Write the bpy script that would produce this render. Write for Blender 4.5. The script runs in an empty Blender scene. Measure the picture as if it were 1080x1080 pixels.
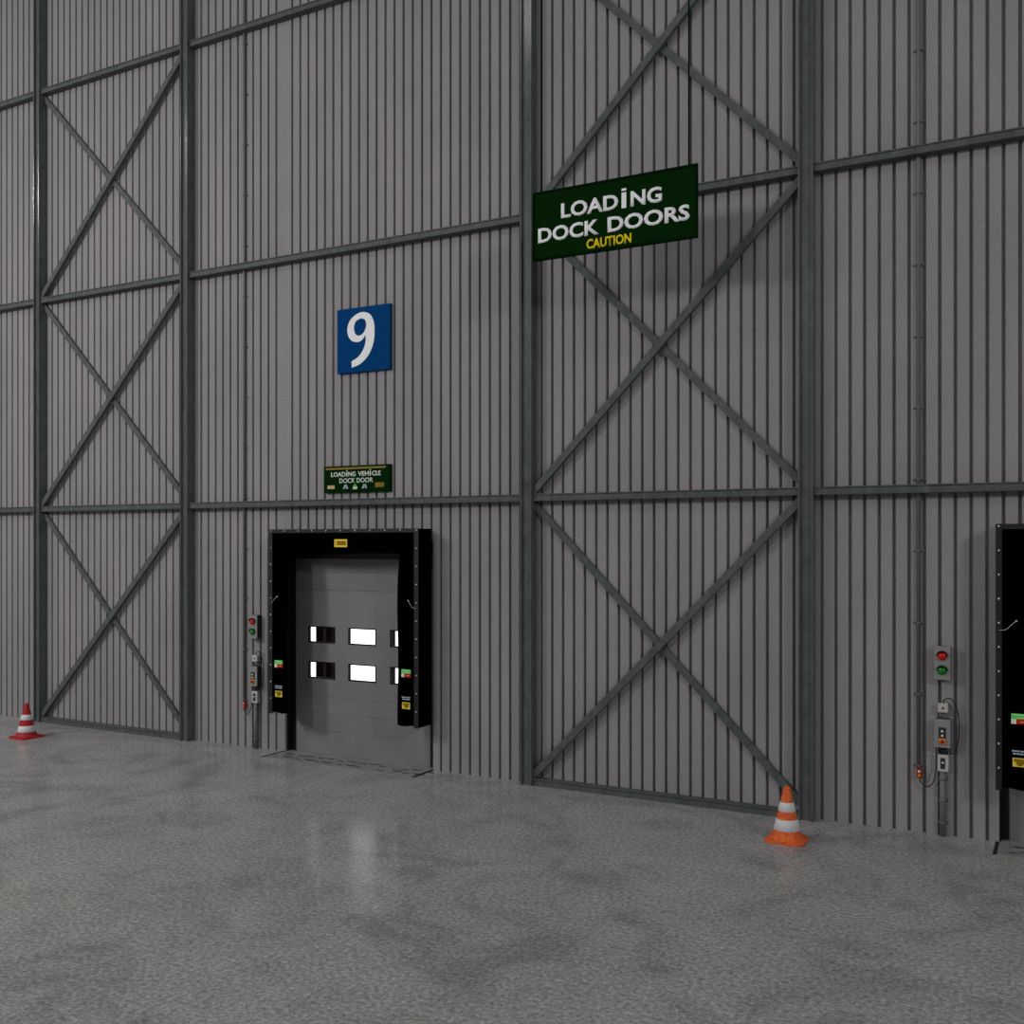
import bpy, bmesh, math, random
from mathutils import Vector, Matrix
random.seed(4)
C = bpy.context.scene.collection
PI = math.pi

# ------------------------------------------------------------------ materials
def srgb(r, g, b):
    f = lambda v: (v/255/12.92) if v/255 <= .04045 else ((v/255+.055)/1.055)**2.4
    return (f(r), f(g), f(b), 1)

def mat(name, col, rough=.6, metal=0, spec=.5, emit=None, strength=1.0):
    m = bpy.data.materials.new(name); m.use_nodes = True
    b = m.node_tree.nodes['Principled BSDF']
    b.inputs['Base Color'].default_value = col
    b.inputs['Roughness'].default_value = rough
    b.inputs['Metallic'].default_value = metal
    b.inputs['Specular IOR Level'].default_value = spec
    if emit:
        b.inputs['Emission Color'].default_value = emit
        b.inputs['Emission Strength'].default_value = strength
    return m

def nodes(m):
    return m.node_tree.nodes, m.node_tree.links, m.node_tree.nodes['Principled BSDF']

def coords(m, scale=(1, 1, 1)):
    n, l, b = nodes(m)
    g = n.new('ShaderNodeNewGeometry')
    mp = n.new('ShaderNodeMapping'); mp.inputs['Scale'].default_value = scale
    l.new(g.outputs['Position'], mp.inputs['Vector'])
    return mp.outputs['Vector']

def noise(m, vec, scale, detail=4, rough=.55, dist=0):
    n, l, b = nodes(m)
    t = n.new('ShaderNodeTexNoise'); t.inputs['Scale'].default_value = scale
    t.inputs['Detail'].default_value = detail; t.inputs['Roughness'].default_value = rough
    t.inputs['Distortion'].default_value = dist
    l.new(vec, t.inputs['Vector']); return t.outputs['Fac']

def ramp(m, fac, stops):
    n, l, b = nodes(m)
    r = n.new('ShaderNodeValToRGB')
    while len(r.color_ramp.elements) < len(stops): r.color_ramp.elements.new(.5)
    for e, (p, c) in zip(r.color_ramp.elements, stops): e.position = p; e.color = c
    l.new(fac, r.inputs['Fac']); return r.outputs['Color']

def mix(m, fac, a, b_, mode='MIX'):
    n, l, b = nodes(m)
    x = n.new('ShaderNodeMix'); x.data_type = 'RGBA'; x.blend_type = mode
    if isinstance(fac, (int, float)): x.inputs['Factor'].default_value = fac
    else: l.new(fac, x.inputs['Factor'])
    for sock, v in (('A', a), ('B', b_)):
        s = [i for i in x.inputs if i.name == sock and i.type == 'RGBA'][0]
        if isinstance(v, tuple): s.default_value = v
        else: l.new(v, s)
    return [o for o in x.outputs if o.type == 'RGBA'][0]

def bump(m, h, strength=.2, dist=.01):
    n, l, b = nodes(m)
    bp = n.new('ShaderNodeBump'); bp.inputs['Strength'].default_value = strength
    bp.inputs['Distance'].default_value = dist
    l.new(h, bp.inputs['Height']); l.new(bp.outputs['Normal'], b.inputs['Normal'])

def grey(v, t=(1, 1, 1)): return (v*t[0], v*t[1], v*t[2], 1)

# corrugated cladding
WT = (1.0, .955, .972)
m_wall = mat('cladding', grey(.3, WT), .65, 0, .15)
v = coords(m_wall); n1 = noise(m_wall, v, 60, 6, .7)
n2 = noise(m_wall, coords(m_wall, (1.2, 1, .35)), 1.3, 4, .6)
c1 = ramp(m_wall, n1, [(.36, grey(.25, WT)), (.64, grey(.36, WT))])
c2 = ramp(m_wall, n2, [(.35, (.88, .9, .89, 1)), (.65, (1.06, 1.04, 1.05, 1))])
c3 = mix(m_wall, 1, c1, c2, 'MULTIPLY')
n3 = noise(m_wall, coords(m_wall, (7, 1, 5)), 1.0, 5, .75, 1.0)
st = ramp(m_wall, n3, [(.72, (1, 1, 1, 1)), (.80, (.72, .72, .72, 1))])
c4 = mix(m_wall, 1, c3, st, 'MULTIPLY')
nodes(m_wall)[1].new(c4, nodes(m_wall)[2].inputs['Base Color'])

# painted steel frame
ST = (.90, 1.0, .965)
def steel(name, k=1.0, rough=.3):
    m = mat(name, grey(.1*k, ST), rough, 0, .5)
    a = noise(m, coords(m, (1, 1, .5)), 9, 6, .65, .6)
    b2 = noise(m, coords(m), 55, 5, .7)
    ca = ramp(m, a, [(.3, grey(.072*k, ST)), (.62, grey(.112*k, ST)), (.78, grey(.15*k, ST))])
    cb = ramp(m, b2, [(.3, (.82, .82, .82, 1)), (.7, (1.12, 1.12, 1.12, 1))])
    nodes(m)[1].new(mix(m, 1, ca, cb, 'MULTIPLY'), nodes(m)[2].inputs['Base Color'])
    bump(m, b2, .05, .003)
    return m
m_steel = steel('painted_frame_steel', 1.12, .6)
m_steel.node_tree.nodes['Principled BSDF'].inputs['Specular IOR Level'].default_value = .2
m_column = steel('glossy_column_paint', 1.18, .2)

# concrete floor
m_floor = mat('polished_concrete', grey(.2), .3, 0, .5)
vf = coords(m_floor)
fa = noise(m_floor, vf, 27, 8, .85)
fg = noise(m_floor, vf, 9, 6, .8)
fb = noise(m_floor, vf, 1.1, 5, .62, 1.3)
fc = noise(m_floor, vf, .33, 3, .5)
FT = (1.0, 1.0, .975)
ca = ramp(m_floor, fa, [(.37, grey(.15, FT)), (.5, grey(.33, FT)), (.63, grey(.57, FT))])
cb = ramp(m_floor, fb, [(.34, (.74, .73, .745, 1)), (.5, (.97, .97, .96, 1)), (.72, (1.1, 1.1, 1.08, 1))])
cc = ramp(m_floor, fc, [(.4, (1.03, 1.0, 1.035, 1)), (.6, (.98, 1.01, .985, 1))])
cm = mix(m_floor, 1, mix(m_floor, 1, ca, cb, 'MULTIPLY'), cc, 'MULTIPLY')
nodes(m_floor)[1].new(cm, nodes(m_floor)[2].inputs['Base Color'])
fr = ramp(m_floor, fb, [(.3, (.09, .09, .09, 1)), (.7, (.2, .2, .2, 1))])
nodes(m_floor)[1].new(fr, nodes(m_floor)[2].inputs['Roughness'])
nodes(m_floor)[2].inputs['Specular IOR Level'].default_value = .06
bump(m_floor, fa, .12, .004)

m_black = mat('black_curtain_rubber', (.0008, .0008, .0008, 1), .9, 0, .0)
m_trim = mat('black_aluminium_trim', (.016, .0165, .0165, 1), .45, 0, .35)
m_guide = mat('black_guide_rail', (.006, .006, .006, 1), .5, 0, .3)
m_stud = mat('bright_screw', (.62, .62, .62, 1), .4, .2)
m_door = mat('grey_door_panel', grey(.27, (1, .975, .985)), .5, 0, .35)
dn = noise(m_door, coords(m_door), 3, 4, .5)
nodes(m_door)[1].new(ramp(m_door, dn, [(.3, grey(.205, (1, .97, .98))), (.7, grey(.235, (1, .98, .985)))]), nodes(m_door)[2].inputs['Base Color'])
bump(m_door, noise(m_door, coords(m_door, (1, 1, 1)), 150, 2), .05, .002)
m_wframe = mat('dark_window_frame', (.006, .005, .0045, 1), .6, 0, .05)
m_post = mat('dark_brown_post', (.010, .007, .006, 1), .8, 0, .0)
m_postl = mat('grey_post', (.05, .043, .04, 1), .8, 0, 0.)
m_sky = mat('overcast_daylight', (0, 0, 0, 1), 1, 0, 0, (1, 1, 1, 1), 3.0)
m_glass = bpy.data.materials.new('clear_pane'); m_glass.use_nodes = True
gn = m_glass.node_tree.nodes; gl = m_glass.node_tree.links
gn.clear(); go = gn.new('ShaderNodeOutputMaterial'); gm = gn.new('ShaderNodeMixShader')
gt = gn.new('ShaderNodeBsdfTransparent'); gg = gn.new('ShaderNodeBsdfGlossy'); gg.inputs['Roughness'].default_value = .05
gm.inputs[0].default_value = .02
gl.new(gt.outputs[0], gm.inputs[1]); gl.new(gg.outputs[0], gm.inputs[2]); gl.new(gm.outputs[0], go.inputs['Surface'])

m_green = mat('dark_green_sign', (.0035, .022, .0035, 1), .6, 0, 0.0)
m_greenf = mat('dark_green_border', (.002, .013, .003, 1), .6, 0, 0.0)
m_blue = mat('blue_sign', (.004, .055, .19, 1), .5, 0, 0.0)
m_white = mat('white_letter', (.95, .95, .97, 1), .6, 0, 0.0)
m_off = mat('pale_green_letter', (.72, .80, .70, 1), .6, 0, 0.0)
m_yel = mat('yellow_letter', (.85, .66, .02, 1), .6, 0, 0.0)
m_gold = mat('yellow_sticker', (.95, .72, .12, 1), .6, 0, 0.0)
m_gold2 = mat('dull_cream_print', (.55, .48, .3, 1), .6, 0, 0.0)
m_olive = mat('olive_print', (.28, .18, .01, 1), .6, 0, 0.0)
m_strip = mat('ochre_strip', (.28, .2, .05, 1), .6, 0, 0.0)
m_orange_p = mat('orange_print', (.75, .38, .12, 1), .6, 0, 0.0)
m_lgreen = mat('green_print', (.10, .72, .12, 1), .6, 0, 0.0)
m_red_p = mat('red_print', (.55, .02, .025, 1), .6, 0, 0.0)
m_cream = mat('cream_print', (.85, .8, .66, 1), .6, 0, 0.0)
m_bluegrey = mat('pale_blue_print', (.42, .52, .62, 1), .6, 0, 0.0)
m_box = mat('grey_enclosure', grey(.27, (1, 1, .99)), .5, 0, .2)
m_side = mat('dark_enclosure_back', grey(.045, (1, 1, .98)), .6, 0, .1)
m_boxw = mat('white_enclosure', grey(.5, (1, 1, .98)), .5, 0, .3)
m_boxd = mat('dark_grey_enclosure', grey(.2, (1, 1, .97)), .5, 0, .3)
m_dark = mat('charcoal_panel', (.025, .027, .03, 1), .5)
m_cable = mat('black_cable', (.008, .008, .008, 1), .5)
m_pipe = mat('grey_conduit', grey(.155, (1, 1, .97)), .45, 0, .4)
m_lensr = mat('red_lens', (.65, .004, .004, 1), .2, 0, .5)
m_lensg = mat('green_lens', (.004, .20, .02, 1), .2, 0, .5)
m_btn = mat('white_button', (.9, .9, .88, 1), .4)
m_oplate = mat('orange_plate', (.85, .33, .03, 1), .5)
m_obox = mat('red_orange_housing', (.33, .03, .01, 1), .5)
m_redbtn = mat('red_button', (.35, .01, .01, 1), .4)

def cone_mat(name, a, b):
    m = mat(name, a, .55, 0, .3)
    nn = noise(m, coords(m), 28, 4, .6)
    nodes(m)[1].new(ramp(m, nn, [(.38, b), (.58, a)]), nodes(m)[2].inputs['Base Color'])
    return m
m_cone_o = cone_mat('orange_cone_plastic', (.80, .18, .025, 1), (.72, .085, .03, 1))
m_cone_r = cone_mat('red_cone_plastic', (.42, .012, .018, 1), (.36, .018, .02, 1))
m_band = mat('white_reflective_band', (.72, .72, .73, 1), .6, 0, .1)

m_plate = mat('tread_plate', grey(.2), .45, .0, .4)
pv = coords(m_plate)
n_, l_, b_ = nodes(m_plate)
vor = n_.new('ShaderNodeTexVoronoi'); vor.inputs['Scale'].default_value = 45
l_.new(pv, vor.inputs['Vector'])
pa = noise(m_plate, coords(m_plate, (1, 2.2, 1)), 3.4, 4, .6)
pc = ramp(m_plate, pa, [(.35, grey(.25, (1, .95, .97))), (.5, grey(.31, (1, .96, .98))), (.65, grey(.36, (1, .97, .96)))])
pd = ramp(m_plate, vor.outputs['Distance'], [(.1, (1.15, 1.15, 1.15, 1)), (.5, (.8, .8, .8, 1))])
l_.new(mix(m_plate, 1, pc, pd, 'MULTIPLY'), b_.inputs['Base Color'])
m_plate_edge = mat('worn_steel_edge', grey(.32), .35, .3)
m_mark = mat('dark_scuff', (.045, .04, .04, 1), .7)

# ------------------------------------------------------------------ mesh helpers
class MB:
    def __init__(s): s.v = []; s.f = []; s.smooth = set()
    def add(s, vs, fs, smooth=False):
        o = len(s.v); s.v += [tuple(p) for p in vs]
        for f in fs:
            if smooth: s.smooth.add(len(s.f))
            s.f.append(tuple(i+o for i in f))
        return s
    def box(s, x0, x1, y0, y1, z0, z1, bev=0):
        if bev <= 0:
            vs = [(x, y, z) for x in (x0, x1) for y in (y0, y1) for z in (z0, z1)]
            return s.add(vs, [(0, 1, 3, 2), (4, 6, 7, 5), (0, 4, 5, 1), (2, 3, 7, 6), (0, 2, 6, 4), (1, 5, 7, 3)])
        bm = bmesh.new(); bmesh.ops.create_cube(bm, size=1)
        for v in bm.verts: v.co = Vector(((x0+x1)/2+v.co.x*(x1-x0), (y0+y1)/2+v.co.y*(y1-y0), (z0+z1)/2+v.co.z*(z1-z0)))
        bmesh.ops.bevel(bm, geom=list(bm.edges), offset=bev, segments=2, affect='EDGES', profile=.5)
        bm.verts.index_update(); s.add([v.co[:] for v in bm.verts], [[v.index for v in f.verts] for f in bm.faces]); bm.free()
        return s
    def prism(s, poly, a0, a1, axes='xyz'):
        # poly in (axes[0], axes[1]); extruded along axes[2]
        ix = {'x': 0, 'y': 1, 'z': 2}
        def P(u, w, a):
            p = [0, 0, 0]; p[ix[axes[0]]] = u; p[ix[axes[1]]] = w; p[ix[axes[2]]] = a; return p
        n = len(poly)
        vs = [P(u, w, a0) for u, w in poly] + [P(u, w, a1) for u, w in poly]
        fs = [(i, (i+1) % n, n+(i+1) % n, n+i) for i in range(n)] + [tuple(range(n))[::-1], tuple(range(n, 2*n))]
        return s.add(vs, fs)
    def lathe(s, prof, cx, cy, cz, axis='z', seg=32, cap=True):
        vs = []; fs = []
        for r, h in prof:
            for k in range(seg):
                a = 2*PI*k/seg; c_, s_ = r*math.cos(a), r*math.sin(a)
                if axis == 'z': vs.append((cx+c_, cy+s_, cz+h))
                else: vs.append((cx+c_, cy-h, cz+s_))       # axis -y, h towards the room
        for i in range(len(prof)-1):
            for k in range(seg):
                fs.append((i*seg+k, i*seg+(k+1) % seg, (i+1)*seg+(k+1) % seg, (i+1)*seg+k))
        s.add(vs, fs, True)
        if cap:
            o = len(s.v)-len(vs)
            s.f.append(tuple(o+k for k in range(seg))[::-1]); s.f.append(tuple(o+(len(prof)-1)*seg+k for k in range(seg)))
        return s
    def tube(s, pts, r, seg=8):
        pts = [Vector(p) for p in pts]; vs = []; fs = []
        for i, p in enumerate(pts):
            t = (pts[min(i+1, len(pts)-1)]-pts[max(i-1, 0)]).normalized()
            up = Vector((0, 1, 0)) if abs(t.y) < .9 else Vector((1, 0, 0))
            a = t.cross(up).normalized(); b = t.cross(a)
            for k in range(seg):
                q = 2*PI*k/seg; vs.append((p+a*r*math.cos(q)+b*r*math.sin(q))[:])
        for i in range(len(pts)-1):
            for k in range(seg):
                fs.append((i*seg+k, i*seg+(k+1) % seg, (i+1)*seg+(k+1) % seg, (i+1)*seg+k))
        o = len(s.v); s.add(vs, fs, True)
        s.f.append(tuple(o+k for k in range(seg))[::-1]); s.f.append(tuple(o+(len(pts)-1)*seg+k for k in range(seg)))
        return s
    def build(s, name, m, parent=None, loc=None):
        me = bpy.data.meshes.new(name)
        org = wloc(parent) if parent else Vector(loc or (0, 0, 0))
        me.from_pydata([(p[0]-org.x, p[1]-org.y, p[2]-org.z) for p in s.v], [], s.f)
        me.update(); me.materials.append(m)
        for i in s.smooth: me.polygons[i].use_smooth = True
        bm = bmesh.new(); bm.from_mesh(me); bmesh.ops.recalc_face_normals(bm, faces=bm.faces); bm.to_mesh(me); bm.free()
        o = bpy.data.objects.new(name, me); C.objects.link(o)
        if parent: o.parent = parent
        else: o.location = org
        return o

def wloc(o):
    p = Vector((0, 0, 0))
    while o: p += o.location; o = o.parent
    return p

def smoothpath(pts, n=6):
    P = [Vector(p) for p in pts]; P = [2*P[0]-P[1]] + P + [2*P[-1]-P[-2]]; out = []
    for i in range(1, len(P)-2):
        for k in range(n):
            t = k/n; a, b, c, d = P[i-1], P[i], P[i+1], P[i+2]
            out.append(.5*((2*b)+(c-a)*t+(2*a-5*b+4*c-d)*t*t+(-a+3*b-3*c+d)*t**3))
    out.append(P[-2]); return out

def thing(name, label, cat, loc=(0, 0, 0), group=None):
    o = bpy.data.objects.new(name, None); C.objects.link(o); o.location = loc
    o.empty_display_size = .1
    return tag(o, label, cat, group)
def tag(o, label, cat, group=None):
    o['label'] = label; o['category'] = cat
    if group: o['group'] = group
    return o
def struct(o): o['kind'] = 'structure'; return o

def text_mesh(name, txt, x0, x1, z0, z1, y, m, parent, bold=.02, depth=.003, space=1.0):
    cu = bpy.data.curves.new(name, 'FONT'); cu.body = txt; cu.size = 1; cu.offset = bold
    cu.resolution_u = 3; cu.space_character = space
    t = bpy.data.objects.new(name, cu); C.objects.link(t)
    bpy.context.view_layer.update()
    me = bpy.data.meshes.new_from_object(t.evaluated_get(bpy.context.evaluated_depsgraph_get()))
    C.objects.unlink(t); bpy.data.objects.remove(t)
    bm = bmesh.new(); bm.from_mesh(me)
    # extrude flat glyphs to a thin layer
    xs = [v.co.x for v in bm.verts]; ys = [v.co.y for v in bm.verts]
    ax, bx, ay, by = min(xs), max(xs), min(ys), max(ys)
    org = wloc(parent)
    r = bmesh.ops.extrude_face_region(bm, geom=list(bm.faces))
    top = {e for e in r['geom'] if isinstance(e, bmesh.types.BMVert)}
    for v in bm.verts:
        X = x0+(v.co.x-ax)/(bx-ax)*(x1-x0); Z = z0+(v.co.y-ay)/(by-ay)*(z1-z0)
        v.co = Vector((X, y-(depth if v in top else 0), Z))-org
    bmesh.ops.recalc_face_normals(bm, faces=bm.faces)
    bm.to_mesh(me); bm.free(); me.materials.clear(); me.materials.append(m)
    o = bpy.data.objects.new(name, me); C.objects.link(o); o.parent = parent
    return o

# ------------------------------------------------------------------ measures
OFF = 9.237                       # from the first dock door to the second
HW = 14.2                         # height of the wall
WX0, WX1 = -26.0, 6.0
PITCH, G0, GW, GD = .1475, -2.341, .037, .046
OX0, OX1, OZ = -9.83, -7.31, 3.02 # door opening
COLS = [(-15.14, -14.998), (-11.753, -11.603), (-5.936, -5.780), (-2.541, -2.387)]
ROWS = [3.503, 6.975, 10.45, 13.92]

# ------------------------------------------------------------------ setting
fl = MB().box(WX0, WX1, -26, 4.6, -.2, 0).build('floor', m_floor); struct(fl)

def cladding(mb, xa, xb, za, zb):
    k0 = math.floor((xa-G0)/PITCH)-1; pts = [(xa, 0)]
    k = k0
    while True:
        g = G0+k*PITCH; k += 1
        if g+GW > xb-.004: break
        if g < xa+.004: continue
        pts += [(g, 0), (g+.004, GD), (g+GW-.006, GD), (g+GW, 0)]
    pts.append((xb, 0))
    n = len(pts)
    vs = [(x, y, za) for x, y in pts]+[(x, y, zb) for x, y in pts]
    back = [(xa, .12, za), (xb, .12, za), (xa, .12, zb), (xb, .12, zb)]
    fs = [(i, i+1, n+i+1, n+i) for i in range(n-1)]
    b = 2*n
    fs += [(b, b+1, b+3, b+2), (0, b, b+2, n), (n-1, 2*n-1, b+3, b+1)]
    fs += [tuple(range(n))+(b+1, b), tuple(range(n, 2*n))+(b+3, b+2)]
    mb.add(vs+back, fs)
w = MB()
cladding(w, WX0, OX0, 0, HW); cladding(w, OX0, OX1, OZ, HW)
cladding(w, OX1, OX0+OFF, 0, HW); cladding(w, OX0+OFF, OX1+OFF, OZ, HW)
cladding(w, OX1+OFF, WX1, 0, HW)
struct(w.build('wall_back', m_wall))

# ------------------------------------------------------------------ sectional doors in the openings
def sectional_door(i, dx):
    d = bpy.data.objects.new('door_%d' % i, None); C.objects.link(d); d.location = ((OX0+OX1)/2+dx, .16, 0); struct(d)
    xa, xb = OX0+.07+dx, OX1-.07+dx
    y0, y1 = .14, .165
    wins = [(-9.515, -9.038), (-8.805, -8.334), (-8.096, -7.625)]
    rows = [(1.06, 1.30), (1.567, 1.802)]
    secs = [(.0, .323), (.323, .575), (.575, .812), (.812, 2.319), (2.319, 2.572), (2.572, 3.0)]
    for za, zb in secs:
        ch = .005
        mb = MB()
        def prof(z0, z1, a, b):
            mb.prism([(y0, z0+ch), (y0+ch, z0), (y1, z0), (y1, z1), (y0+ch, z1), (y0, z1-ch)], a, b, 'yzx')
        if za != .812: prof(za, zb, xa, xb)
        else:
            prof(za, rows[0][0], xa, xb); 
            mb.v = []; mb.f = []; mb.smooth = set()
            cuts = [xa]+[q+dx for wn in wins for q in wn]+[xb]
            mb.box(xa, xb, y0, y1, za+.004, rows[0][0]); mb.box(xa, xb, y0, y1, rows[0][1], rows[1][0]); mb.box(xa, xb, y0, y1, rows[1][1], zb-.004)
            mb.box(xa, xb, y0+.006, y1, za, za+.004); mb.box(xa, xb, y0+.006, y1, zb-.004, zb)
            for r0, r1 in rows:
                for q in range(0, len(cuts), 2): mb.box(cuts[q], cuts[q+1], y0, y1, r0, r1)
        mb.build('door_panel', m_door, d)
    for r0, r1 in rows:
        for a, b in wins:
            a += dx; b += dx; t = .016
            f = MB().box(a, a+t, y0-.004, y1+.01, r0, r1).box(b-t, b, y0-.004, y1+.01, r0, r1)
            f.box(a+t, b-t, y0-.004, y1+.01, r0, r0+t).box(a+t, b-t, y0-.004, y1+.01, r1-t, r1)
            fo = f.build('window_frame', m_wframe, d)
            MB().box(a+t, b-t, y1-.02, y1-.014, r0+t, r1-t).build('window_pane', m_glass, fo)
    MB().box(OX0+dx+.001, OX0+.085+dx, .121, .139, 0, OZ).box(OX0+dx+.001, OX0+.02+dx, .04, .121, 0, OZ).build('guide_rail', m_guide, d)
    MB().box(OX1-.125+dx, OX1-.001+dx, .121, .139, 0, OZ).build('guide_rail', m_guide, d)
    MB().box(OX0+.1+dx, OX1-.13+dx, .115, .136, 2.76, OZ).build('top_shade_band', m_trim, d)  # dark colour of this strip stands in for shade at the door head
    return d
sectional_door(1, 0); sectional_door(2, OFF)

# outside: daylight and the steel frame seen through the windows
sk = MB().add([(-24, 4.4, -.0), (6, 4.4, -.0), (6, 4.4, 5), (-24, 4.4, 5)], [(0, 1, 2, 3)]).build('overcast_sky', m_sky)
tag(sk, 'bright white overcast daylight seen through the windows of the dock door', 'sky')
of = thing('outdoor_steel_frame', 'dark steel frame standing outside, seen through the left windows of the dock door', 'frame', (-10.3, 1.55, 0))
MB().box(-10.505, -10.375, 1.5, 1.62, 0, 3).build('post', m_post, of)
MB().box(-10.30, -10.08, 1.5, 1.62, 0, 3).build('post', m_post, of)
MB().box(-10.375, -10.30, 1.52, 1.6, 0, 3).build('web', m_postl, of)
MB().box(-9.09, -9.005, 1.5, 1.56, 0, 3).build('post', m_post, of)

# ------------------------------------------------------------------ steel frame of the building
cl = ['tall grey steel column at the far left of the wall, behind the red traffic cone',
      'tall grey steel column between the left cross bracing and the numbered dock door',
      'tall grey steel column between the numbered dock door and the right cross bracing',
      'tall grey steel column with mottled paint, just right of the orange traffic cone']
for (a, b), lab in zip(COLS, cl):
    t, r = .017, .036
    p = [(a, 0), (a, -.15), (a+t, -.15), (a+t, -.15+r), (b-t, -.15+r), (b-t, -.15), (b, -.15), (b, 0)]
    o = MB().prism(p, 0, HW, 'xyz').build('steel_column', m_column, None, ((a+b)/2, -.07, 0))
    tag(o, lab, 'column', 'steel columns on the wall')

def beam(xa, xb, z, lab, h=.088, grp='horizontal wall beams'):
    p = [(-.12, z), (-.12, z+.010), (-.106, z+.013), (-.106, z+h-.016), (-.12, z+h-.013), (-.12, z+h), (0, z+h), (0, z)]
    o = MB().prism(p, xa, xb, 'yzx').build('wall_beam', m_steel, None, ((xa+xb)/2, -.06, z))
    tag(o, lab, 'beam', grp)
spans = [(WX0, COLS[0][0], 'left of the far left column'),
         (COLS[0][1], COLS[1][0], 'crossing the left braced bay'),
         (COLS[1][1], COLS[2][0], 'above the numbered dock door'),
         (COLS[2][1], COLS[3][0], 'crossing the right braced bay'),
         (COLS[3][1], WX1, 'above the right traffic signal')]
rown = ['lowest horizontal steel beam', 'second horizontal steel beam up', 'third horizontal steel beam up', 'topmost horizontal steel beam']
for ri, z in enumerate(ROWS):
    for si, (a, b, s_) in enumerate(spans):
        if ri == 3 or (ri == 2 and si > 2): continue
        lab = rown[ri] + ' ' + s_
        if si == 2: lab = {0: 'horizontal steel beam just below the small green sign over the dock door',
                           1: 'horizontal steel beam above the blue number sign', 2: 'topmost horizontal steel beam high above the blue number sign'}[ri]
        if si == 4 and ri == 1: lab = 'horizontal steel beam at the top right, right of the mottled column'
        beam(a, b, z, lab)
for si in (1, 3):
    a, b, s_ = spans[si]
    beam(a, b, 0, 'steel sill beam lying on the floor under the %s cross bracing' % ('left' if si == 1 else 'right'), .085, 'sill beams on the floor')

def brace(xa, za, xb, zb, y0, y1, lab, grp):
    wd = .084; L = math.hypot(xb-xa, zb-za); ux, uz = (xb-xa)/L, (zb-za)/L; nx, nz = -uz, ux
    vs = []
    for y, k in ((y0, .5), (y1, .5)):
        for s_ in (-k, k):
            for (px, pz) in ((xa, za), (xb, zb)): vs.append((px+nx*wd*s_, y, pz+nz*wd*s_))
    # cut the ends vertically so they butt against the columns
    for i, v in enumerate(vs):
        if i % 2 == 0: t = (xa-v[0])/ux
        else: t = (xb-v[0])/ux
        vs[i] = (v[0]+ux*t, v[1], v[2]+uz*t)
    mb = MB().add(vs, [(0, 1, 3, 2), (4, 6, 7, 5), (0, 4, 5, 1), (2, 3, 7, 6), (0, 2, 6, 4), (1, 5, 7, 3)])
    o = mb.build('diagonal_brace', m_steel, None, ((xa+xb)/2, (y0+y1)/2, min(za, zb)))
    tag(o, lab, 'brace', grp)
lv = ['bottom', 'middle', 'upper']
zs = [(.125, 3.47), (3.62, 6.945), (7.10, 10.42)]
for bay, (a, b, nm) in enumerate(((COLS[0][1], COLS[1][0], 'left'), (COLS[2][1], COLS[3][0], 'right'))):
    for i, (z0, z1) in enumerate(zs):
        where = '%s panel of the %s braced bay' % (lv[i], nm)
        extra = ''
        if bay == 1 and i == 0: extra = ', ending behind the orange cone'
        z1b = z1-.03
        brace(a, z0, b, z1b, -.100, -.046, 'diagonal brace rising rightward in the '+where, 'diagonal wall braces')
        brace(a, z1-.02, b, z0+.035, -.045, -.002, 'diagonal brace falling rightward in the '+(where if not extra else 'right braced bay'+extra), 'diagonal wall braces')

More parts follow.
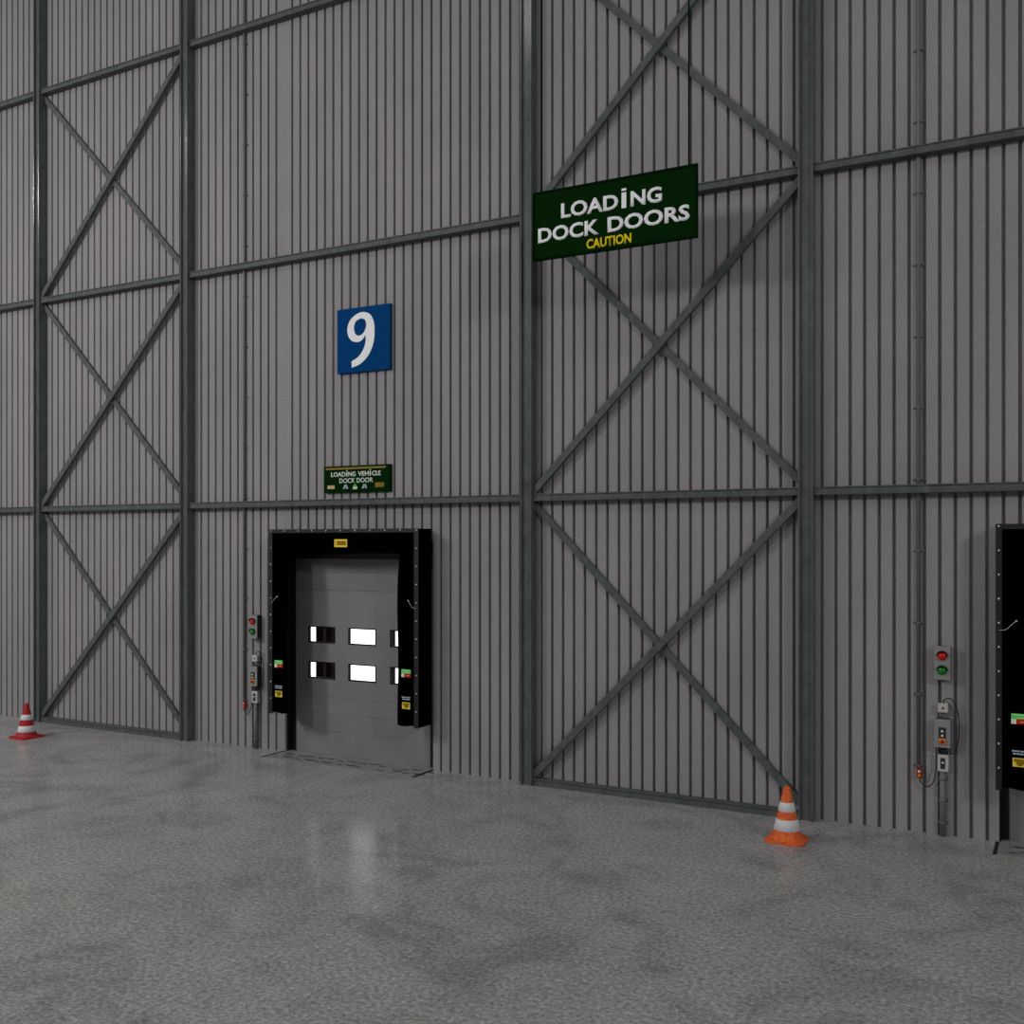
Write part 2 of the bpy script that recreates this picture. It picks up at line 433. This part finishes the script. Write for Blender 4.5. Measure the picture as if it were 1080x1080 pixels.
# ------------------------------------------------------------------ dock shelters around the doors
def shelter(dx, lab, zn):
    xl, xr, zt = -9.842+dx, -7.337+dx, 3.172
    root = thing('dock_shelter', lab, 'dock shelter', ((xl+xr)/2, 0, 0), 'black dock shelters')
    yf = -.285
    zb = .60
    MB().box(xl, xl+.03, yf, -.001, zb, zt).build('side_wall', m_black, root)
    MB().box(xr-.03, xr, yf, -.001, zb, zt).build('side_wall', m_black, root)
    MB().box(xl+.03, xr-.03, yf, -.001, zt-.03, zt).build('top_wall', m_black, root)
    # curtains hang in front, bellied and a little wavy
    for s_, xo, W in ((1, xl, .340), (-1, xr, .290)):
        n = 10; m_ = 16; vs = []; fs = []
        for layer in (0, 1):
            for j in range(m_+1):
                z = zb+.03+(zt-.004-zb-.03)*j/m_
                for i in range(n+1):
                    t = i/n
                    bl = min(1, max(0, (zt-z-.05)/.6))
                    y = yf-.004-(.055*math.sin(t*1.5)+.006*math.sin(3*t+j*.7)*t)*bl + (.012 if layer else 0)
                    wv = .012*math.sin(j*.62+1.1)+.010*math.sin(j*.25)
                    if j == 0: zz = z-.03+.03*t+.012*math.sin(t*6)
                    else: zz = z
                    vs.append((xo+s_*(t*(W+wv*t)), y, zz))
        K = (n+1)*(m_+1)
        for j in range(m_):
            for i in range(n):
                q = j*(n+1)+i
                fs.append((q, q+1, q+n+2, q+n+1)); fs.append((K+q, K+q+n+1, K+q+n+2, K+q+1))
        for j in range(m_):
            for i in (0, n):
                q = j*(n+1)+i; fs.append((q, q+n+1, K+q+n+1, K+q))
        for i in range(n):
            for j in (0, m_):
                q = j*(n+1)+i; fs.append((q, q+1, K+q+1, K+q))
        MB().add(vs, fs, True).build('side_curtain', m_black, root)
    n = 24; vs = []; fs = []
    x0, x1 = xl+.03, xr-.03
    for y in (yf-.02, yf-.006):
        for i in range(n+1):
            x = x0+(x1-x0)*i/n
            vs.append((x, y, 2.842+.012*math.sin(i*.42+.4)+.004*math.sin(i*1.3))); vs.append((x, y, zt-.002))
    K = 2*(n+1)
    for i in range(n):
        q = 2*i; fs += [(q, q+2, q+3, q+1), (K+q, K+q+1, K+q+3, K+q+2), (q, K+q, K+q+2, q+2), (q+1, q+3, K+q+3, K+q+1)]
    fs += [(0, 1, K+1, K), (2*n, K+2*n, K+2*n+1, 2*n+1)]
    MB().add(vs, fs).build('head_curtain', m_black, root)
    # aluminium trim with screws
    tw = .066
    yt = yf-.021
    MB().box(xl-.003, xl+.052, yt-.006, yt, zb-.01, zt+.003).build('corner_trim', m_trim, root)
    MB().box(xr-tw, xr+.003, yt-.006, yt, zb-.01, zt+.003).build('corner_trim', m_trim, root)
    MB().box(xl+.052, xr-tw, yt-.006, yt, zt-.048, zt+.003).build('top_trim', m_trim, root)
    # side returns that close the trim to the curtain
    MB().box(xr-.008, xr+.001, yt, yf, zb+.0, zt).build('trim_return', m_black, root)
    st = [(xl+.025, zt-.020-.2345*k) for k in range(11)] + [(xr-.030, zt-.020-.2345*k) for k in range(11)]
    st += [(xl+.025+.2445*k, zt-.02) for k in range(1, 10)]
    proto = None
    for x, z in st:
        if proto is None:
            proto = MB().lathe([(.011, -.001), (.010, .004), (.006, .007), (.001, .008)], x, yt-.006, z, 'y', 8).build('screw', m_stud, root)
            px, pz = x, z
        else:
            c = proto.copy(); C.objects.link(c); c.location = (x-px, 0, z-pz)
    # stickers on both curtains
    for s_, cx in ((0, xl+.208), (1, xr-.157)):
        yy = yf-.070
        lb = MB().box(cx-.073, cx+.073, yy-.004, yy, 1.30, 1.352).build('green_sticker', m_lgreen, root)
        MB().box(cx-.06, cx+.055, yy-.006, yy-.004, 1.337, 1.344).build('print', m_cream, lb)
        MB().box(cx-.02, cx+.05, yy-.006, yy-.004, 1.309, 1.315).build('print', m_cream, lb)
        rb = MB().box(cx-.027, cx+.073, yy-.004, yy, 1.252, 1.299).build('red_sticker', m_red_p, root)
        MB().box(cx+.0, cx+.05, yy-.006, yy-.004, 1.27, 1.278).build('print', m_orange_p, rb)
        MB().box(cx-.073, cx-.028, yy-.004, yy, 1.252, 1.299).build('white_sticker', m_cream, root)
        wt = MB(); 
        for zc, segs in ((.992, ((-.066, -.045), (-.041, -.02), (-.016, .0), (.008, .028), (.031, .066))), (.966, ((-.058, -.03), (-.025, .0), (.005, .034), (.038, .058)))):
            for a, b in segs: wt.box(cx+a, cx+b, yy-.003, yy, zc-.007, zc+.007)
        wt.build('printed_notice', m_bluegrey, root)
        ys = MB().box(cx-.06, cx+.062, yy-.004, yy, .842, .926).build('yellow_sticker', m_gold, root)
        MB().box(cx-.05, cx+.052, yy-.006, yy-.004, .890, .918).build('print', m_olive, ys)
        MB().box(cx-.03, cx+.04, yy-.006, yy-.004, .862, .890).build('print', m_olive, ys)
        MB().box(cx-.018, cx+.022, yy-.006, yy-.004, .85, .862).build('print', m_olive, ys)
    cx = (xl+xr)/2
    ys = MB().box(cx-.107, cx+.107, yf-.026, yf-.020, 2.93, 3.035).build('yellow_sticker', m_gold, root)
    MB().box(cx-.088, cx+.088, yf-.028, yf-.026, 2.955, 3.012).build('print', m_olive, ys)
    MB().box(cx-.082, cx-.055, yf-.029, yf-.028, 2.962, 3.004).build('print', m_yel, ys)
    # slack cords tied to the trim
    yc = yt-.012
    MB().tube(smoothpath([(xl+.025, yc, 2.142), (xl+.09, yc-.04, 2.155), (xl+.135, yc-.05, 2.20), (xl+.18, yc-.04, 2.24)]), .0026, 6).lathe([(.010, 0), (.009, .006)], xl+.18, yc-.035, 2.24, 'y', 8).build('cord', m_stud, root)
    MB().tube(smoothpath([(xr-.028, yc, 2.142), (xr-.075, yc-.02, 2.155), (xr-.10, yc-.035, 2.20), (xr-.125, yc-.04, 2.24)]), .0026, 6).lathe([(.010, 0), (.009, .006)], xr-.125, yc-.035, 2.24, 'y', 8).build('cord', m_stud, root)
    return root
shelter(0, 'black dock shelter with screwed trim around the door under the number 9 sign', 9)
shelter(OFF, 'black dock shelter cut off by the right edge of the photo', 10)

# ------------------------------------------------------------------ dock leveller plates in the floor
def leveller(dx, lab):
    xa, xb = -9.862+dx, -7.300+dx
    root = thing('dock_leveller', lab, 'dock leveller', ((xa+xb)/2, -.22, 0), 'dock leveller plates')
    MB().box(xa+.034, xb-.034, -.445, .14, .0, .004).build('deck_plate', m_plate, root)
    MB().box(xa+.034, xb-.034, -.458, -.445, .0, .007).build('front_edge', m_plate_edge, root)
    MB().box(xa, xa+.034, -.458, -.001, .0, .008).build('edge_strip', m_guide, root)
    MB().box(xb-.034, xb, -.458, -.001, .0, .008).build('edge_strip', m_guide, root)
    g = MB()
    x = xa+.034+.09
    while x < xb-.06:
        g.box(x-.003, x+.003, -.44, .13, .004, .0045); x += .0925
    g.build('groove_lines', mat('groove_%d' % int(dx), grey(.2), .6), root)
    rr = random.Random(3)
    for k in range(7):
        cx = xa+.22+k*.36
        for ox, oy, r in ((0, -.12, .075), (.13, -.30, .09), (.20, -.14, .06), (-.06, -.33, .05)):
            if rr.random() < .2: continue
            n = 14; ph = rr.random()*6
            cxx, cyy = cx+ox+rr.uniform(-.03, .03), oy+rr.uniform(-.02, .02)
            vs = [(cxx+r*math.cos(2*PI*i/n)*(1+.35*math.sin(3*2*PI*i/n+ph)), cyy+.32*r*math.sin(2*PI*i/n)*(1+.3*math.cos(5*2*PI*i/n+ph)), z) for z in (.004, .0062) for i in range(n)]
            mk = MB(); mk.add(vs, [tuple(range(n)), tuple(range(n, 2*n))]+[(i, (i+1) % n, n+(i+1) % n, n+i) for i in range(n)])
            mk.build('scuff_mark', m_mark, root)

leveller(0, 'grey scuffed steel leveller plate in the floor before the left dock door')
leveller(OFF, 'grey steel leveller plate at the bottom right corner before the cut-off dock door')

# ------------------------------------------------------------------ control group beside each door
def controls(dx, side):
    near = 'left of the number 9 dock door' if side == 'l' else 'beside the cut-off right door'
    # traffic signal
    cx = -1.110+dx
    t = thing('traffic_signal', 'grey box with red lamp above green lamp, '+near, 'traffic light', (cx, 0, 1.6), 'dock traffic signals')
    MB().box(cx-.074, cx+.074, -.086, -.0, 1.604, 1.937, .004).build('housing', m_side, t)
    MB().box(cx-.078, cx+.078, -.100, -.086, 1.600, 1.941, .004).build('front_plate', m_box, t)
    for z, m in ((1.844, m_lensr), (1.697, m_lensg)):
        MB().lathe([(.046, -.002), (.045, .012), (.036, .028), (.018, .038), (.001, .041)], cx, -.100, z, 'y', 20).build('lens', m, t)
        # hood over the lamp
        vs = []; fs = []; n = 14
        for rr_ in (.054, .050):
            for k in range(n+1):
                a = PI*(-.02)+PI*1.04*k/n
                for yy, sc_ in ((-.100, 1), (-.155, .96)):
                    ln = yy if yy == -.1 else -.1-.018-.037*max(0, math.sin(a))
                    vs.append((cx+rr_*sc_*math.cos(a), ln, z+rr_*sc_*math.sin(a)))
        K = 2*(n+1)
        for k in range(n):
            q = 2*k; fs += [(q, q+2, q+3, q+1), (K+q, K+q+1, K+q+3, K+q+2), (q+1, q+3, K+q+3, K+q+1), (q, K+q, K+q+2, q+2)]
        fs += [(0, 1, K+1, K), (2*n, K+2*n, K+2*n+1, 2*n+1)]
        MB().add(vs, fs, True).build('hood', m_dark, t)
    # small junction box
    t = thing('junction_box', 'small square white junction box, '+near, 'junction box', (cx, 0, 1.26), 'white junction boxes')
    MB().box(-1.153+dx, -1.060+dx, -.070, 0, 1.264, 1.356, .004).build('housing', m_boxw, t)
    MB().lathe([(.013, -.001), (.012, .006), (.002, .008)], -1.106+dx, -.070, 1.311, 'y', 12).build('button', m_redbtn, t)
    g = MB()
    for gx in (-1.135, -1.106, -1.078): g.lathe([(.009, 0), (.009, .062)], gx+dx, -.035, 1.202, 'z', 10)
    g.build('cable_gland', m_boxd, t)
    # control panel
    t = thing('control_panel', 'grey control box with orange stop plate, '+near, 'control box', (cx, 0, .91), 'dock control panels'); panel = t
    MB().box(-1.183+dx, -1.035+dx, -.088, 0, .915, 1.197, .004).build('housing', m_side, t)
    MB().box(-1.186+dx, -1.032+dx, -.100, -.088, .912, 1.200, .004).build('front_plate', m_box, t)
    MB().box(-1.143+dx, -1.075+dx, -.106, -.0995, .952, 1.118).build('button_plate', m_dark, t)
    for z in (1.079, 1.035): MB().lathe([(.0125, -.001), (.012, .010), (.002, .012)], -1.109+dx, -.106, z, 'y', 12).build('push_button', m_btn, t)
    st_ = MB().box(-1.141+dx, -1.077+dx, -.110, -.106, .949, 1.007).build('stop_plate', m_oplate, t)
    MB().lathe([(.012, -.001), (.012, .012), (.021, .014), (.020, .022), (.002, .028)], -1.109+dx, -.110, .978, 'y', 16).build('stop_button', m_redbtn, st_)
    g = MB()
    for gx in (-1.125, -1.096, -1.07): g.lathe([(.010, 0), (.010, .075)], gx+dx, -.04, .836, 'z', 10)
    g.build('cable_gland', m_cable, t)
    # lower switch box
    t = thing('switch_box', 'pale switch box on top of the floor pipe, '+near, 'switch box', (cx, 0, .66), 'pale switch boxes')
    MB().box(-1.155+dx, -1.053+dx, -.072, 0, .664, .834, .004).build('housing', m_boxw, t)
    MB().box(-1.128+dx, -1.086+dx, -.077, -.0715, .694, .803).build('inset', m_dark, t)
    MB().lathe([(.011, -.001), (.010, .008), (.002, .010)], -1.107+dx, -.077, .755, 'y', 12).build('switch_button', m_btn, t)
    # pipe to the floor
    t = thing('floor_conduit', 'thick clipped pipe from switch box to floor, '+near, 'pipe', (cx, -.04, 0), 'floor pipes')
    MB().lathe([(.030, 0), (.030, .664)], -1.112+dx, -.036, 0, 'z', 16).build('pipe', m_pipe, t)
    for z in (.14, .362, .584):
        MB().box(-1.155+dx, -1.062+dx, -.012, -.0, z-.012, z+.012).lathe([(.034, -.01), (.034, .01)], -1.112+dx, -.036, z, 'z', 16).lathe([(.009, 0), (.007, .008)], -1.068+dx, -.012, z, 'y', 8).build('pipe_clip', m_pipe, t)
    # red pendant at the end of the thin conduit
    t = thing('pendant_control', 'small red-orange button box under the thin conduit, '+near, 'push button box', (-1.333+dx, 0, .57), 'red push button boxes')
    MB().box(-1.358+dx, -1.308+dx, -.060, 0, .570, .664, .004).build('housing', m_obox, t)
    MB().lathe([(.013, 0), (.012, .008)], -1.333+dx, -.060, .640, 'y', 10).build('push_button', m_cream, t)
    MB().lathe([(.013, 0), (.012, .008)], -1.333+dx, -.060, .600, 'y', 10).build('push_button', m_oplate, t)
    # thin conduit from the roof
    t = thing('thin_conduit', 'thin clipped conduit running up the wall, %s' % near, 'conduit', (-1.345+dx, -.02, .66), 'thin conduits')
    MB().lathe([(.021, 0), (.021, HW-.664)], -1.343+dx, -.025, .664, 'z', 12).build('pipe', m_pipe, t)
    for k in range(18):
        z = .69+.7385*k
        if z > HW-.2: break
        MB().box(-1.395+dx, -1.290+dx, -.010, 0, z-.009, z+.009).lathe([(.024, -.009), (.024, .009)], -1.343+dx, -.025, z, 'z', 12).lathe([(.010, 0), (.008, .008)], -1.385+dx, -.010, z, 'y', 8).lathe([(.010, 0), (.008, .008)], -1.300+dx, -.010, z, 'y', 8).build('pipe_clip', m_pipe, t)
    # cables
    y = -.045
    MB().tube(smoothpath([(-1.100+dx, y, 1.358), (-1.098+dx, y, 1.385), (-1.065+dx, y, 1.410), (-1.020+dx, y, 1.395), (-.975+dx, y, 1.30), (-.955+dx, y, 1.165), (-.962+dx, y, 1.00), (-.985+dx, y, .885), (-1.018+dx, y, .850), (-1.040+dx, y, .862), (-1.044+dx, y, .911)]), .006, 8).build('looped_cable', m_cable, panel)
    hc = MB().tube(smoothpath([(-1.331+dx, -.04, .568), (-1.315+dx, -.05, .525), (-1.262+dx, -.06, .492), (-1.21+dx, -.06, .525), (-1.182+dx, -.055, .60), (-1.172+dx, -.045, .70), (-1.170+dx, -.045, .80), (-1.170+dx, -.045, .911)]), .006, 8).build('hanging_cable', m_cable, None, (-1.25+dx, -.05, .49))
    tag(hc, 'black cable sagging below the red button box, '+near, 'cable', 'sagging cables')
controls(0, 'r'); controls(-OFF, 'l')

# ------------------------------------------------------------------ signs
# blue 9
xa, xb, za, zb = -8.852, -7.966, 5.318, 6.200
t = thing('number_sign', 'square blue sign with a large white 9 above the dock door', 'sign', ((xa+xb)/2, 0, za))
MB().box(xa, xb, -.05, 0, za, zb, .003).build('sign_board', m_blue, t)
W_, H_ = xb-xa, zb-za
def nine():
    # stroke drawn as outer bowl, tail and inner counter, in sign fractions (x right, y down)
    outer = []
    cxx, cyy, rx, ry = .452, .325, .258, .243
    for k in range(0, 33):                       # counter-clockwise from right side over the top to the bottom
        a = -PI*.02 - (2*PI*.66)*k/32
        outer.append((cxx+rx*math.cos(a), cyy+ry*math.sin(a)))
    return outer
def catm(pts, n=8):
    P = [Vector((p[0], p[1], 0)) for p in pts]
    return [(q.x, q.y) for q in smoothpath([p for p in P], n)]
out_ = catm([(.715, .36), (.700, .245), (.630, .130), (.500, .082), (.370, .105), (.250, .190), (.198, .320), (.225, .440), (.300, .515), (.400, .535), (.480, .510), (.548, .440)])
tail_in = catm([(.548, .440), (.545, .560), (.490, .680), (.400, .770), (.262, .835)])
tail_out = catm([(.285, .925), (.440, .880), (.580, .780), (.670, .640), (.710, .500), (.715, .36)])
hole = catm([(.455, .175), (.360, .215), (.325, .310), (.352, .405), (.425, .440), (.510, .400), (.560, .300), (.535, .205), (.455, .175)])
bm = bmesh.new()
def loop(pts):
    vv = [bm.verts.new((xa+x*W_, -.0525, zb-y*H_)) for x, y in pts]
    return [bm.edges.new((vv[i], vv[(i+1) % len(vv)])) for i in range(len(vv))]
ed = loop(out_[:-1]+tail_in[:-1]+tail_out[:-1]) + loop(hole[:-1])
bmesh.ops.triangle_fill(bm, edges=ed, use_beauty=True)
org = wloc(t)
r = bmesh.ops.extrude_face_region(bm, geom=list(bm.faces))
for e in r['geom']:
    if isinstance(e, bmesh.types.BMVert): e.co.y += .003
for v_ in bm.verts: v_.co -= org
bmesh.ops.recalc_face_normals(bm, faces=bm.faces)
me = bpy.data.meshes.new('numeral'); bm.to_mesh(me); bm.free(); me.materials.append(m_white)
o = bpy.data.objects.new('numeral', me); C.objects.link(o); o.parent = t

# small green sign
xa, xb, za, zb = -9.087, -7.966, 3.682, 4.045
t = thing('dock_door_sign', 'small green sign with two lines of white lettering right above the steel beam', 'sign', ((xa+xb)/2, 0, za))
MB().box(xa, xb, -.05, 0, za, zb, .003).build('sign_board', m_green, t)
W_, H_ = xb-xa, zb-za
fx = lambda f: xa+f*W_
fz = lambda f: zb-f*H_
def line(parts, zt_, zb_, y, m, dot, bold):
    for txt, a, b in parts:
        if txt == 'İ':
            MB().box(fx(a), fx(b), y-.003, y, fz(zb_), fz(zt_)).build('letter_stem', m, t)
            MB().box(fx(a), fx(b), y-.003, y, fz(dot[1]), fz(dot[0])).build('letter_dot', m, t)
        else: text_mesh('lettering', txt, fx(a), fx(b), fz(zb_), fz(zt_), y, m, t, bold)
line([('LOAD', .115, .342), ('İ', .352, .368), ('NG', .382, .492), ('VEH', .527, .690), ('İ', .704, .720), ('CLE', .738, .868)], .228, .408, -.0505, m_off, (.160, .200), .03)
text_mesh('lettering', 'DOCK DOOR', fx(.245), fx(.753), fz(.655), fz(.470), -.0505, m_off, t, .018)
MB().box(fx(.035), fx(.94), -.053, -.0505, fz(.135), fz(.065)).build('stripe', m_strip, t)
def icon(x0, x1, z0, z1, m, inner=None, mi=None):
    p = MB().box(fx(x0), fx(x1), -.053, -.0505, fz(z1), fz(z0)).build('pictogram', m, t)
    if inner: MB().box(fx(inner[0]), fx(inner[1]), -.0545, -.053, fz(inner[3]), fz(inner[2])).build('print', mi, p)
icon(.06, .17, .73, .86, m_gold2, (.09, .145, .745, .82), m_orange_p)
icon(.452, .515, .785, .89, m_off, (.465, .50, .80, .85), m_lgreen)
icon(.465, .50, .71, .765, m_lgreen)
for x in (.305, .59):
    mb = MB().box(fx(x+.012), fx(x+.06), -.053, -.0505, fz(.79), fz(.72))
    mb.box(fx(x), fx(x+.028), -.053, -.0505, fz(.87), fz(.80)).box(fx(x+.044), fx(x+.072), -.053, -.0505, fz(.87), fz(.80))
    mb.build('pictogram', m_bluegrey, t)
icon(.785, .915, .67, .84, m_strip, (.81, .89, .69, .82), m_olive)

# big green hanging sign
xa, xb, za, zb, ys_ = -5.317, -3.383, 6.176, 6.951, -1.0
t = thing('hanging_sign', 'large green sign hung on wires before the right braced bay, white and yellow lettering', 'sign', ((xa+xb)/2, ys_, za))
MB().box(xa, xb, ys_, ys_+.03, za, zb, .003).build('sign_board', m_green, t)
bw = .028
MB().box(xa, xb, ys_-.006, ys_+.001, zb-bw, zb).box(xa, xb, ys_-.006, ys_+.001, za, za+bw).box(xa, xa+bw, ys_-.006, ys_+.001, za+bw, zb-bw).box(xb-bw, xb, ys_-.006, ys_+.001, za+bw, zb-bw).build('border', m_greenf, t)
for x in (-5.217, -3.482):
    MB().lathe([(.009, 0), (.009, HW-zb)], x, ys_+.015, zb-.01, 'z', 8).build('wire', m_greenf, t)
W_, H_ = xb-xa, zb-za
fx = lambda f: xa+f*W_
fz = lambda f: zb-f*H_
line([('LOAD', .184, .540), ('İ', .560, .588), ('NG', .614, .798)], .222, .440, ys_-.001, m_white, (.165, .198), .03)
line([('DOCK', .035, .422), ('DOORS', .475, .957)], .530, .748, ys_-.001, m_white, (0, 0), .03)
line([('CAUTION', .345, .619)], .798, .938, ys_-.001, m_yel, (0, 0), .03)

# ------------------------------------------------------------------ traffic cones
def cone(x, y, m, lab, yaw, hgt, bw_, bands, rb, rt, cut):
    t = thing('traffic_cone', lab, 'traffic cone', (x, y, 0), 'traffic cones')
    zb_ = .028
    R = lambda z: rb+(rt-rb)*(z-.09)/(hgt-.09)
    prof = [(rb*1.32, zb_-.002), (rb*1.22, zb_+.006), (rb*1.10, .055), (R(.09), .09)]
    k = 12
    for i in range(1, k+1): z = .09+(hgt-.09)*i/k; prof.append((R(z), z))
    prof += [(rt*.7, hgt+.006), (rt*.5, hgt-.01)]
    MB().lathe(prof, x, y, 0, 'z', 40).build('cone_body', m, t)
    for z0, z1 in bands:
        MB().lathe([(R(z0)+.0005, z0), (R(z0)+.003, z0+.002), (R(z1)+.003, z1-.002), (R(z1)+.0005, z1)], x, y, 0, 'z', 40, False).build('reflective_band', m_band, t)
    h = bw_/2; c_ = cut
    pl = [(-h+c_, -h), (h-c_, -h), (h, -h+c_), (h, h-c_), (h-c_, h), (-h+c_, h), (-h, h-c_), (-h, -h+c_)]
    ca_, sa_ = math.cos(yaw), math.sin(yaw)
    pl = [(x+a*ca_-b*sa_, y+a*sa_+b*ca_) for a, b in pl]
    n = len(pl)
    vs = [(a, b, 0) for a, b in pl]+[(a, b, .018) for a, b in pl]+[(x+(a-x)*.9, y+(b-y)*.9, zb_) for a, b in pl]
    fs = [tuple(range(n))[::-1], tuple(range(2*n, 3*n))]
    for l in (0, 1):
        fs += [(l*n+i, l*n+(i+1) % n, (l+1)*n+(i+1) % n, (l+1)*n+i) for i in range(n)]
    MB().add(vs, fs).build('base', m, t)
cone(-2.473, -.934, m_cone_o, 'orange traffic cone with two white bands in front of the mottled steel column', 0, .535, .385, [(.112, .220), (.297, .388)], .132, .032, .05)
cone(-14.033, -1.077, m_cone_r, 'red traffic cone with two white bands at the far left', 0, .512, .385, [(.090, .185), (.272, .352)], .130, .030, .03)

# ------------------------------------------------------------------ camera
f_px, hor, D, H, yaw = 1075.0, 571.5, 11.26275, 3.0, 28.5596
cam = bpy.data.cameras.new('camera'); co = bpy.data.objects.new('camera', cam); C.objects.link(co)
cam.sensor_width = 36; cam.lens = f_px*36/1080; cam.shift_y = (hor-540)/1080
co.location = (0, -D, H); co.rotation_euler = (PI/2, 0, math.radians(yaw))
bpy.context.scene.camera = co

# ------------------------------------------------------------------ hall lamps, added lights and ambient light
def lamp(x, y, z, e, size=1.0, col=(1, .985, .985), tgt=None):
    l = bpy.data.lights.new('hall_or_added_light', 'AREA'); l.shape = 'DISK'; l.size = size; l.energy = e; l.color = col
    o = bpy.data.objects.new('hall_or_added_light', l); C.objects.link(o); o.location = (x, y, z)
    d = Vector(tgt or (x, 0, 0))-Vector((x, y, z)); o.rotation_euler = d.to_track_quat('-Z', 'Y').to_euler()
for x, y, z, e, sz in ((-30.2, -11.2, 14.6, 230, .45), (-18, -13, 10, 900, 2.6), (13, -13, 10, 850, 2.6), (-12, -22, 12, 700, 3)):  # first light is added only for the streak on the left column
    lamp(x, y, z, e, sz, tgt=(x*.5-4, 0, -1))
for x, e in ((-24, 310), (-10, 170), (2, 160)):  # unseen overhead lights added to brighten the floor
    lamp(x, -10, 15, e, 2, tgt=(x, -10, 0))
w_ = bpy.data.worlds.new('World'); bpy.context.scene.world = w_; w_.use_nodes = True
w_.node_tree.nodes['Background'].inputs[0].default_value = (.97, 1, 1.0, 1)
w_.node_tree.nodes['Background'].inputs[1].default_value = .135
vs_ = bpy.context.scene.view_settings
vs_.view_transform = 'Standard'; vs_.look = 'None'; vs_.exposure = -.2; vs_.gamma = 1; vs_.use_curve_mapping = False
